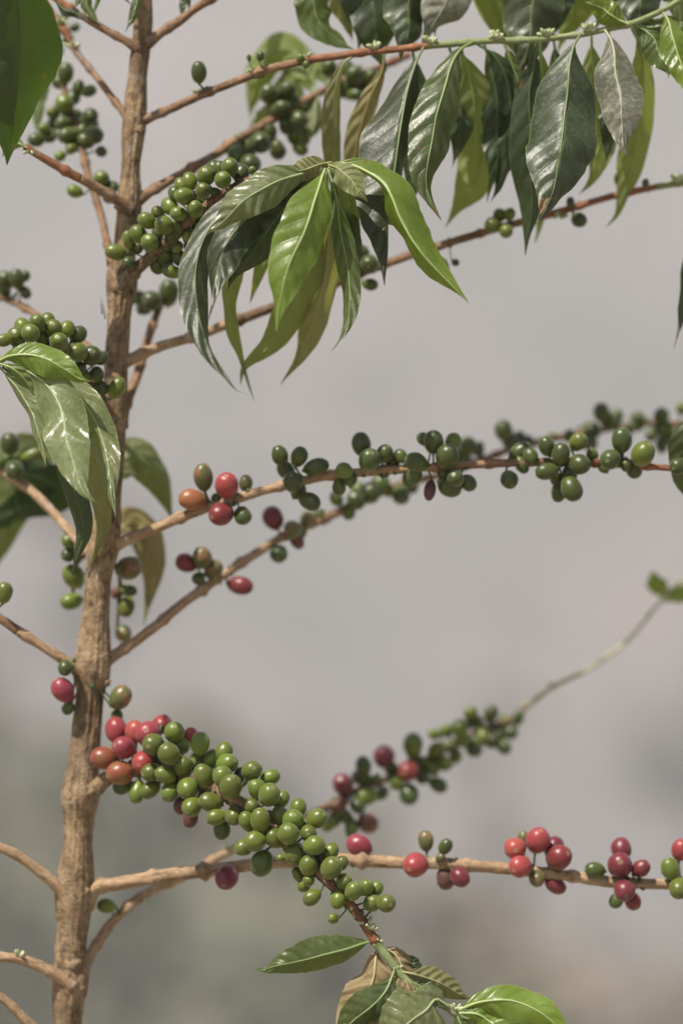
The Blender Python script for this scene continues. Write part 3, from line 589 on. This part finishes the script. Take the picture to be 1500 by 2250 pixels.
# ------------------------------------------------------------------ leaves
PROF = [(0, .02), (.04, .03), (.07, .07), (.12, .30), (.20, .58), (.30, .84), (.40, .97), (.48, 1.0), (.57, .97), (.67, .84), (.76, .64), (.84, .40), (.90, .22), (.95, .10), (.98, .05), (1, .012)]
def prof(v, tab=PROF):
    for (a, fa), (b, fb) in zip(tab, tab[1:]):
        if v <= b:
            t = (v-a)/(b-a); return fa+(fb-fa)*(t*t*(3-2*t)*0.35+t*0.65)
    return tab[-1][1]
def leaf(bk, pts, W, aL, aR, mat, under=False, wave=0.20, curl=0.14, label=None, seed=None, freq=3.2, twist=0.0, shift=0.0):
    """pts: midrib (x, y, d) from the branch to the tip; W half width; aL, aR how far each half turns away from the viewer (deg)"""
    NV, NU = 46, 14
    sd = seed if seed is not None else (sum(p[0]*1.7+p[1]*0.93 for p in pts) % 97)
    b = BR[bk]
    if twist: roll = twist
    else: roll = 26+34*((sd*7.31) % 1); roll *= 1 if (sd*3.17) % 1 > .5 else -1
    cr = catmull(pts, NV+1)
    C = [P(*c) for c in cr]
    wg = min(8.0, W*0.14)*S
    C = [c + Vector((noise.noise(Vector((sd, i*0.09, 1))), 1.6*noise.noise(Vector((sd, i*0.09, 7))), 0.4*noise.noise(Vector((sd, i*0.09, 4)))))*wg*min(1, i/10) for i, c in enumerate(C)]
    view = Vector((0, 1, 0)); mb = MB(); vs = []; rib = []
    Tn = [(C[min(i+1, NV)]-C[max(i-1, 0)]).normalized() for i in range(NV+1)]
    Tn = [(Tn[max(i-2, 0)]+Tn[max(i-1, 0)]+Tn[i]+Tn[min(i+1, NV)]+Tn[min(i+2, NV)]).normalized() for i in range(NV+1)]
    for i in range(NV+1):
        v = i/NV; t = Tn[i]
        Vd = (view - t*view.dot(t)); Vd.normalize(); s = t.cross(Vd).normalized()
        s = s if True else s
        tw = 0
        ro = R(roll)*max(0.0, (v-0.5)/0.5)**1.6 + R(roll*0.25)*math.sin(v*5+sd)
        s, Vd = s*math.cos(ro)+Vd*math.sin(ro), Vd*math.cos(ro)-s*math.sin(ro)
        w = W*S*prof(min(1, max(0, v+shift*math.sin(math.pi*v))))
        for j in range(NU+1):
            u = -1+2*j/NU; au = abs(u)
            a = R(aR if u > 0 else aL)
            sgn = 1 if u >= 0 else -1
            hv = s*(math.cos(a+sgn*tw)*sgn) + Vd*math.sin(a+sgn*tw)
            nn = -Vd*math.cos(a) + s*(math.sin(a)*sgn)
            off = 0
            off += -curl*w*au*au*(1.0)                                # margins bend back
            env = prof(v)**0.5
            off += wave*W*S*env*(au**1.6)*math.sin(2*math.pi*(freq+0.8*math.sin(sd*3+sgn))*v + sgn*(0.9+sd) + 1.2*math.sin(v*5+sd))
            off += 0.05*W*S*env*au*(1-au)*4*math.sin(2*math.pi*9*(v-0.13*au**1.25))*0.35
            off += 0.05*W*S*env*noise.noise(Vector((u*2+sd, v*7, sd)))
            wob = 1 + (0.09*noise.noise(Vector((sgn*3+sd, v*6, 0)))+0.05*noise.noise(Vector((sgn*3+sd, v*22, 0))))*(au**2)
            # soft fold: blend the crease so the midrib is a shallow groove
            vs.append(C[i] + hv*(au*w*wob) + nn*off)
        rib.append(C[i])
    fs = []; us = []
    for i in range(NV):
        for j in range(NU):
            a0 = i*(NU+1)+j
            f = (a0, a0+NU+1, a0+NU+2, a0+1)
            q = ((j/NU, i/NV), (j/NU, (i+1)/NV), ((j+1)/NU, (i+1)/NV), ((j+1)/NU, i/NV))
            if under: f = f[::-1]; q = q[::-1]
            fs.append(f); us.append(q)
    mb.add(vs, fs, us, 0)
    rw = min(1.25, W/42.0)**0.5
    rr = [S*rw*(3.0*(1-i/NV)**1.2*(1 if i/NV > .06 else 1.25)+0.35) * (1 if i/NV < .9 else 0.8) for i in range(NV+1)]
    # midrib and stalk: a slim tapering cord pressed into the blade
    tube(mb, [c for c in rib], [min(r, 3.2*S) for r in rr], seg=7, mat=1)
    o = mb.build('leaf', [M_LEAF[mat], M_RIB[mat]], origin=C[0], parent=b['o'], parent_origin=b['origin'])
    if label: o['label'] = label
    return o

def LV(bk, d, s, W, aL, aR, mat, tilt=None, **kw):
    """s: 'x,y[,dd] x,y ...' with depth d plus optional per-point offset"""
    pts = []
    for q in s.split():
        a = [float(v) for v in q.split(',')]
        pts.append((a[0], a[1], d+(a[2] if len(a) > 2 else 0)))
    # hanging blades lean: tips of sun-facing ones come forward, backlit ones swing away
    if tilt is None: tilt = 0.45 if kw.get('under') else (0.0 if bk == 'R00' else -0.38)
    if bk == 'R00': pts = [(p[0], p[1], p[2]+(12 if k else 0)) for k, p in enumerate(pts)]
    acc = 0; out = [pts[0]]
    for p, q in zip(pts, pts[1:]):
        acc += max(0, q[1]-p[1])*1.0 + 0.15*abs(q[0]-p[0]); out.append((q[0], q[1], q[2]+tilt*acc))
    pts = out
    return leaf(bk, pts, W, aL, aR, mat, **kw)

# whorl in front (branch P)
LV('P', 0, '728,357,-10 700,362,-30 665,374,-40 640,378,-35 620,376,-25', 27, 10, 15, 'olive', under=True, label='small olive young leaf on top of the whorl')
LV('P', 0, '720,362,-12 742,370,-45 768,393,-60 788,420,-62 808,444,-55', 30, 20, 0, 'olive', label='small grey green leaf pointing down to the right')
LV('P', 0, '700,372,-5 640,388,-30 590,408,-45 545,436,-50 505,470,-45 475,498,-38 450,520,-30', 46, 10, 20, 'pale', wave=.13, label='pale dusty leaf sweeping to the left')
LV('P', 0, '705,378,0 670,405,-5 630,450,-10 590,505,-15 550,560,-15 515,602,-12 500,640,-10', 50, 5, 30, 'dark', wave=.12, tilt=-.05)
LV('P', 0, '715,368,-10 706,390,-50 692,435,-85 676,490,-95 654,548,-90 632,602,-75 616,650,-60 608,690,-50 606,728,-42', 58, 12, 22, 'bright', wave=.10, freq=2.4, label='broad bright green leaf hanging at the front of the whorl')
LV('P', 0, '722,368,15 765,405,10 815,447,0 860,480,-10 897,512,-15', 46, 25, 10, 'lit', under=True, wave=.04)
LV('P', 0, '722,360,-5 755,358,-20 790,368,-35 832,396,-50 862,440,-62 886,490,-75 925,556,-82 972,610,-85 1028,666,-85', 74, 74, 26, 'bright', wave=.12, freq=3.2, tilt=-.15, label='long glossy leaf arching out to the right', curl=.2)
LV('P', 18, '700,375 600,405 520,445 462,500 434,570 428,640 440,710 464,770 500,826 522,858 550,868', 40, 10, 40, 'dusty', wave=.10, shift=-.05)
LV('P', 6, '702,375 620,425 550,470 500,535 478,600 466,660 458,706', 48, 20, 10, 'dusty', wave=.12, label='dusty grey green leaf with a hooked tip')
LV('P', 40, '702,380 600,480 530,570 503,650 508,720 526,790 542,838 560,884', 26, 35, 35, 'lit', under=True)
LV('P', 45, '712,378 700,450 686,530 668,610 640,685 595,758 540,806 528,846', 52, 30, 18, 'lit', under=True, wave=.06)
LV('P', 65, '716,378 722,450 718,540 712,620 694,700 658,775 612,848', 42, 10, 20, 'olive', under=True, wave=.13)
LV('P', 30, '720,370 735,420 748,490 760,560 768,630 766,690 748,738 726,774', 30, 22, 30, 'mid', wave=.1, label='dark green leaf with an orange rust spot')
LV('P', 55, '722,368 748,430 768,500 780,565 784,625 792,665', 26, 10, 30, 'dark', tilt=.1)
LV('P', 90, '705,378 640,470 590,560 562,625 548,666', 30, 15, 20, 'lit', under=True)
# upper branch leaves (R1)
LV('R1', 200, '786,118 752,142,-15 737,200,-20 734,280,-20 738,360,-15 746,430 752,500', 30, 10, 45, 'olive', under=True, wave=.05)
LV('R1', 230, '845,112 838,160 812,215 788,290 780,370 782,450 792,516', 30, 10, 20, 'yellow', under=True, wave=.05)
LV('R1', 175, '930,104 912,140,-15 892,210,-30 878,300,-35 868,390,-30 856,470,-20 852,550,-10 846,628', 92, 20, 62, 'dusty', wave=.06, label='broad dark grey leaf with pale side veins')
LV('R1', 165, '1038,92 1010,112,-15 982,170,-30 962,240,-35 944,320,-35 938,390,-30 950,440,-22 968,484,-10', 56, 12, 25, 'mid', wave=.07)
LV('R1', 200, '1010,98 1022,140 1040,210 1052,290 1050,360 1028,430 978,500', 66, 15, 10, 'lit', under=True, wave=.07, label='backlit yellow green leaf')
LV('R1', 225, '1045,95 1085,125 1115,190 1122,270 1116,350 1098,410 1080,446', 40, 20, 25, 'dark', tilt=.15)
LV('R1', 190, '1178,88 1172,140 1162,210 1160,300 1164,390 1168,460 1160,515 1153,562', 48, 20, 10, 'dark', wave=.1, tilt=.1)
LV('R1', 140, '1274,76 1258,106,-10 1248,170,-15 1240,250,-15 1230,330,-15 1218,400,-10 1198,455 1178,496', 88, 18, 25, 'dusty', wave=.07, label='large grey leaf with dusty bloom and clear veins')
LV('R1', 195, '1298,76 1302,130 1310,200 1318,270 1312,345 1295,395 1272,428', 48, 20, 10, 'lit', under=True, wave=.12)
LV('R1', 145, '1328,66 1342,92,-10 1354,150,-15 1362,220,-15 1368,285,-12 1372,346', 56, 25, 12, 'grey', wave=.07, label='silvery dusty leaf hanging near the right edge')
LV('R1', 200, '1385,54 1408,110 1412,190 1404,270 1388,360 1368,430 1352,472 1325,500', 42, 15, 25, 'lit', under=True, wave=.08)
LV('R1', 165, '1388,52 1420,70 1445,105 1460,140 1468,172', 36, 20, 15, 'mid')
LV('R1', 155, '1452,22 1472,60 1492,130 1512,215', 36, 10, 15, 'bright')
LV('R1', 145, '1380,54 1350,38 1315,16 1283,4', 32, 15, 15, 'bright', wave=.06)
LV('R1', 165, '1385,50 1430,60 1470,55 1520,70', 26, 15, 15, 'mid')
LV('R1', 230, '1185,86 1192,200 1190,330 1188,430 1184,500 1176,535', 40, 10, 10, 'lit', under=True)
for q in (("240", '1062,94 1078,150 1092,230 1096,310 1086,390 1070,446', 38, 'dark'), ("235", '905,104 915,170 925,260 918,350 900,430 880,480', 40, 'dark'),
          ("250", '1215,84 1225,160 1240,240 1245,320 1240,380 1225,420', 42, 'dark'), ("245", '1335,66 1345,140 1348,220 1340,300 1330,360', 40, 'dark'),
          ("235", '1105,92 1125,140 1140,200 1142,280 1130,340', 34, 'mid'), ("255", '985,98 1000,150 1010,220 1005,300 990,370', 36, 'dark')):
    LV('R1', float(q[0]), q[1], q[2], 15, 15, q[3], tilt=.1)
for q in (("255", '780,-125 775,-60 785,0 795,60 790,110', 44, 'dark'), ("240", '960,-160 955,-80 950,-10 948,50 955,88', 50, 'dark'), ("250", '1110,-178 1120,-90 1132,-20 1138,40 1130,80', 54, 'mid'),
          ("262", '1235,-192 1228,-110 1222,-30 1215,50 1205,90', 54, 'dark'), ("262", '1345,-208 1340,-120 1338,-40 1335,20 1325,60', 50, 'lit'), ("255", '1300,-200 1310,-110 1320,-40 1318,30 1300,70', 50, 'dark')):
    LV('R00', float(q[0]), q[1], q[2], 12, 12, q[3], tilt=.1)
# leaves hanging from the branch above the frame (R00)
LV('R00', 250, '640,-90 665,-60 685,0 705,50 740,88 778,108', 46, 10, 25, 'mid', label='leaf hanging in from above beside the gap of sky')
LV('R00', 235, '850,-140 830,-90 820,-20 820,50 830,110 846,158', 66, 8, 10, 'dark', tilt=.15)
LV('R00', 215, '930,-155 915,-90 905,-20 900,40 890,100 882,140', 62, 15, 20, 'dusty')
LV('R00', 205, '1010,-165 1000,-90 985,-10 958,45 925,102', 60, 8, 15, 'grey', label='pale silvery leaf at the top edge')
LV('R00', 245, '1060,-170 1068,-90 1080,-10 1102,60 1135,130', 44, 15, 15, 'lit', under=True)
LV('R00', 230, '1190,-185 1180,-90 1174,-10 1168,60 1152,120 1140,172', 76, 12, 15, 'dusty')
LV('R00', 250, '1290,-200 1278,-110 1268,-30 1250,45 1225,112', 62, 10, 10, 'lit', under=True)
LV('R00', 230, '1400,-215 1402,-120 1404,-40 1408,40 1412,112', 62, 10, 10, 'dusty')
LV('R00', 250, '1460,-225 1470,-120 1482,-40 1490,30 1496,80', 44, 10, 10, 'mid')
LV('R00', 245, '740,-115 745,-60 750,0 760,50 775,90', 30, 10, 30, 'olive', under=True)
LV('R00', 262, '300,105 299,70 298,20' if False else '398,44 404,-10 412,-4 418,26', 10, 20, 20, 'dark')
# far leaves behind branch R2
LV('R2', 560, '700,205 660,130,20 620,108,20 585,130,20 562,190,20 550,262,20', 46, 20, 10, 'lit', under=True)
LV('R2', 580, '690,210 660,170 630,190 625,240 660,290', 44, 15, 10, 'lit', under=True)
LV('R2', 590, '720,195 700,150 650,150 610,180', 34, 15, 10, 'lit', under=True)
LV('R2', 540, '700,205 692,240 690,275 672,310', 26, 15, 30, 'pale')
LV('R2', 560, '640,240 590,250 565,262 548,278', 24, 10, 10, 'lit', under=True)
LV('R2', 600, '760,175 770,205 790,150 800,150', 20, 10, 10, 'mid')
# top left
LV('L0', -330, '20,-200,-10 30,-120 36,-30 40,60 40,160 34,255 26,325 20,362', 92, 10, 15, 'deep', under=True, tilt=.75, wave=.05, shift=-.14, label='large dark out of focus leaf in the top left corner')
LV('L2', 250, '160,22 185,-15 192,12 205,36 222,56', 15, 20, 20, 'mid')
LV('L2', 250, '120,-5 140,20 165,28 190,48', 14, 20, 20, 'dusty')
LV('L2', 235, '255,78 300,-30 299,12 288,44 276,72' if False else '262,-40 298,-10 299,18 288,46 276,72', 13, 20, 30, 'mid')
LV('L2', 245, '200,45 230,-30 262,-14 284,6 292,16', 8, 20, 20, 'mid')
LV('L4', 560, '125,120 100,150 85,220 78,300' , 22, 20, 20, 'mid')
LV('L3', 150, '60,325 40,315 18,322 6,345' , 14, 20, 20, 'pale', under=True)
# left front (L6)
LV('L6', -5, '-8,796 25,782,-15 65,779,-28 105,790,-32 145,812,-30 175,834,-25 202,838,-20', 38, 14, 22, 'bright', wave=.08, freq=1.8, label='short shiny leaf lying over the green cherries')
LV('L6', -5, '-4,798 30,810,-25 62,845,-35 90,895,-38 104,935,-30 116,965,-20', 28, 30, 5, 'lit', under=True, wave=.05)
LV('L6', 0, '0,800 50,808,-10 105,845,-25 136,910,-55 150,975,-90 164,1030,-115 184,1078,-130 214,1104,-135', 54, 22, 4, 'pale', wave=.16, freq=4, tilt=-.12, label='large pale shiny leaf hanging down the left side')
LV('L6', 25, '2,800 90,815 165,862,10 210,925,-5 232,990,-25 242,1050,-45 246,1095,-60 255,1137,-70', 38, 25, 10, 'pale', tilt=-.15, wave=.22, freq=4)
LV('L6', 10, '-5,802 18,828 48,866 74,914 90,965 101,1024', 22, 40, 15, 'pale', wave=.1)
LV('L6', 30, '6,806 90,880 135,970 158,1050 178,1120 184,1172 172,1222 160,1271', 32, 30, 20, 'dark', tilt=.1, wave=.08, shift=-.08)
LV('L6', 35, '6,806 130,880 190,970 208,1050 222,1115 224,1160 210,1205 182,1274', 32, 20, 15, 'olive', under=True, wave=.08, label='thin olive leaf with a brown spot')
# behind the trunk
LV('M', 470, '246,1075,-100 262,1020,-30 290,1002 322,1014 348,1046 366,1090 376,1142', 50, 15, 20, 'mid', under=True, tilt=.5)
LV('N', 560, '255,1180,-240 275,1150,-60 300,1148 325,1175 338,1240 332,1310 318,1378', 42, 12, 14, 'yellow', wave=.08, label='yellowing leaf behind the trunk')
LV('N', 600, '270,1160,-100 300,1190,-10 312,1220,-10 320,1260,-10 326,1300,-10', 16, 12, 14, 'mid', wave=.05)
LV('L7', 600, '-30,1015,-110 60,1000 40,1060 15,1130 0,1200 -15,1275', 66, 10, 12, 'mid', under=True)
LV('L7', 640, '-30,1015,-140 130,1070 90,1095 40,1120 -10,1150 -60,1200', 50, 15, 10, 'deep')
LV('L7', 620, '-30,1015,-120 20,985 70,985 105,1000 140,1020', 26, 10, 12, 'lit')
# right edge
LV('M', 190, '1545,1032 1530,960 1512,955 1502,1010 1508,1070 1530,1130', 36, 10, 20, 'dark', under=True)
LV('R3', 370, '1560,388 1530,520 1512,600 1500,680 1480,768', 20, 30, 20, 'dark')
LV('K3', 930, '1462,1318 1452,1300 1440,1278 1427,1252', 24, 0, 0, 'bright', tilt=-.8)
LV('K3', 930, '1458,1325 1480,1312 1505,1302 1540,1285', 22, 0, 0, 'bright', tilt=-.5)
LV('K3', 930, '1490,1280 1500,1240 1495,1200', 12, 10, 10, 'pale') if False else None
# bottom leaves (K)
LV('K', -25, '826,2068 800,2072,-5 755,2086,-10 700,2101,-12 650,2113,-10 605,2123,-6 582,2131 558,2130', 44, 12, 30, 'mid', wave=.12, freq=2.6, label='low leaf pointing left with a silvery lower half')
LV('K', -5, '832,2074 826,2110 815,2160 798,2215 772,2270 750,2320', 58, 15, 10, 'brown', label='withered tan leaf with black spots')
LV('K', -5, '838,2080 870,2100 890,2150 905,2200', 26, 15, 10, 'brown')
LV('K', -30, '868,2128 848,2175 812,2215,-10 770,2250,-15 720,2300', 44, 8, 10, 'mid', under=False)
LV('K', -35, '985,2212 960,2196,-15 930,2222,-25 885,2258,-30 830,2310', 74, 10, 12, 'pale', wave=.05, label='wide pale leaf at the bottom edge')
LV('K', -20, '866,2122 884,2114 906,2118 934,2146', 17, 5, 20, 'dark', tilt=0)
LV('K', -28, '878,2134 915,2142,-10 960,2158,-15 1000,2180,-12 1040,2196', 32, 15, 25, 'olive', under=True, wave=.12)
LV('K', -15, '876,2134 910,2160 945,2185 975,2215', 34, 15, 15, 'mid')
LV('K', -30, '1000,2222 1055,2202,-12 1115,2198,-18 1170,2215,-18 1215,2248,-12 1262,2300', 46, 12, 30, 'bright', wave=.08, freq=2, label='glossy leaf curving to the right at the bottom')
LV('K', -40, '1008,2226 1045,2228 1080,2248 1110,2280 1130,2330', 38, 12, 16, 'bright')
LV('K', -20, '1010,2222 1080,2222 1130,2242 1180,2290', 28, 15, 30, 'dark')
LV('K', -25, '1000,2222 1010,2245 1018,2280 1022,2330', 26, 15, 15, 'mid')
LV('K', -15, '940,2196 945,2230 948,2270 945,2330', 24, 15, 15, 'dark')

# ------------------------------------------------------------------ the setting
def terrain_mat():
    g = G('hillside'); ob = g.coord('Object')
    n1 = g.noise(ob, 0.035, 4, 0.6); n2 = g.noise(ob, 0.12, 4, 0.6); n3 = g.noise(ob, 1.2, 4)
    c = g.ramp(n1, [(0.36, (0.20, 0.215, 0.205)), (0.5, (0.26, 0.257, 0.245)), (0.64, (0.34, 0.30, 0.285))])
    c = g.mix(g.math('MULTIPLY', g.step(n2, 0.52, 0.66), 0.6), c, (0.16, 0.165, 0.12))
    c = g.mix(g.math('MULTIPLY', n3, 0.4), c, (0.24, 0.20, 0.15))
    # grazed, greener ground this side of the valley floor
    py = g.sep(ob)[1]
    near = g.math('SUBTRACT', 1.0, g.step(g.math('ADD', py, g.math('MULTIPLY', n2, 40.0)), 120.0, 150.0))
    grass = g.ramp(n1, [(0.36, (0.16, 0.16, 0.105)), (0.5, (0.22, 0.20, 0.14)), (0.64, (0.32, 0.25, 0.19))])
    c = g.mix(near, c, grass)
    return g.done(g.bsdf(c, 0.95, g.bump(n3, 0.4, 0.3)).outputs[0])
M_HILL = terrain_mat()
def sstep(a, b, x):
    t = min(1, max(0, (x-a)/(b-a))); return t*t*(3-2*t)
def ground_z(x, y):
    """near terrace under the tree, a valley beyond, then the opposite slope"""
    z = -0.04*max(0, abs(x)-3) 
    drop = sstep(1.2, 45, y); z -= 26*drop
    z -= 34*sstep(45, 130, y)
    # low spur on the left, middle distance
    sp = math.exp(-((y-85)/22)**2)
    z += sp*(34.5 - 0.50*(x+10)) * (1 if x < 70 else max(0, 1-(x-70)/40))* (1 if x > -120 else 1)
    z += 165*sstep(130, 420, y)
    k = sstep(4, 30, math.hypot(x, y))
    z += k*2.2*noise.noise(Vector((x*.03, y*.03, 1))) + k*9*noise.noise(Vector((x*.009, y*.009, 5)))*sstep(40, 150, y)
    z += 0.02*noise.noise(Vector((x*2, y*2, 0)))
    return z
mb = MB()
def axis(lo, hi, n, c, p=2.2):
    out = []
    for i in range(n+1):
        t = -1+2*i/n; v = math.copysign(abs(t)**p, t)
        out.append(c + (v*(hi-c) if v > 0 else v*(c-lo)))
    return out
xs = axis(-420, 420, 120, 0); ys = axis(-60, 560, 170, 0, 1.9)
vs = [Vector((x, y, ground_z(x, y))) for y in ys for x in xs]
nx = len(xs); fs = []; us = []
for j in range(len(ys)-1):
    for i in range(nx-1):
        fs.append((j*nx+i, j*nx+i+1, (j+1)*nx+i+1, (j+1)*nx+i)); us.append(((0, 0),)*4)
mb.add(vs, fs, us)
g_o = mb.build('ground', [M_HILL]); g_o['kind'] = 'structure'

# scrub and forest over the slopes: one mass nobody could count
def scrub_mat():
    g = G('scrub_foliage'); ob = g.coord('Object'); n = g.noise(ob, 0.08, 3); n2 = g.noise(ob, 1.5, 3)
    c = g.ramp(n, [(0.40, (0.14, 0.15, 0.09)), (0.52, (0.21, 0.20, 0.12)), (0.62, (0.34, 0.26, 0.18))])
    c = g.mix(g.math('MULTIPLY', g.step(n2, 0.5, 0.7), 0.5), c, (0.17, 0.17, 0.10))
    return g.done(g.bsdf(c, 0.9).outputs[0])
M_SCRUB = scrub_mat()
mb = MB(); rs = random.Random(3)
cnt = 0
while cnt < 700:
    y = rs.uniform(55, 125) if rs.random() < .45 else rs.uniform(125, 420); x = rs.uniform(-0.34, 0.34)*(y+30)*1.3
    dens = noise.noise(Vector((x*.02, y*.02, 9)))
    if dens < (rs.uniform(-0.1, 0.45) if y < 125 else rs.uniform(0.15, 0.6)): continue
    r = rs.uniform(1.0, 3.0)*(0.8 if y < 110 else 1.25)
    c = Vector((x, y, ground_z(x, y)+r*0.5))
    # a clump of leafy tufts
    for k in range(26):
        d = Vector((rs.gauss(0, 1), rs.gauss(0, 1), rs.gauss(0, 1)*.8)).normalized()*r*rs.uniform(.55, 1)
        q = c+d; n = Vector((rs.gauss(0, 1), rs.gauss(0, 1), rs.gauss(0, 1))).normalized(); a = n.orthogonal().normalized(); b = n.cross(a); e = r*rs.uniform(.22, .4)
        mb.add([q+a*e, q+b*e*.8, q-a*e, q-b*e*.7], [(0, 1, 2, 3)], [((0, 0),)*4])
    cnt += 1
so = mb.build('hillside_scrub', [M_SCRUB]); so['kind'] = 'stuff'
so['label'] = 'blurred grey green scrub covering the hazy slope behind the tree'; so['category'] = 'scrub'

# haze: one even box of air over everything
hm = bpy.data.materials.new('haze'); hm.use_nodes = True; nt = hm.node_tree; nt.nodes.clear()
ho = nt.nodes.new('ShaderNodeOutputMaterial'); pv = nt.nodes.new('ShaderNodeVolumePrincipled')
pv.inputs['Color'].default_value = (0.92, 0.915, 0.97, 1); pv.inputs['Density'].default_value = HAZE; pv.inputs['Anisotropy'].default_value = 0.0
nt.links.new(pv.outputs[0], ho.inputs['Volume'])
mb = MB(); zmin = min(v.z for v in vs)-1; zmax = max(v.z for v in vs)+6
X0, X1, Y0, Y1 = -425, 425, -65, 565
vv = [(X0, Y0, zmin), (X1, Y0, zmin), (X1, Y1, zmin), (X0, Y1, zmin), (X0, Y0, zmax), (X1, Y0, zmax), (X1, Y1, zmax), (X0, Y1, zmax)]
mb.add(vv, [(3, 2, 1, 0), (4, 5, 6, 7), (0, 1, 5, 4), (1, 2, 6, 5), (2, 3, 7, 6), (3, 0, 4, 7)], [((0, 0),)*4]*6)
h_o = mb.build('haze', [hm]); h_o['kind'] = 'stuff'; h_o['label'] = 'pale even haze filling the valley air'; h_o['category'] = 'haze'
h_o.data.polygons.foreach_set('use_smooth', [False]*6)
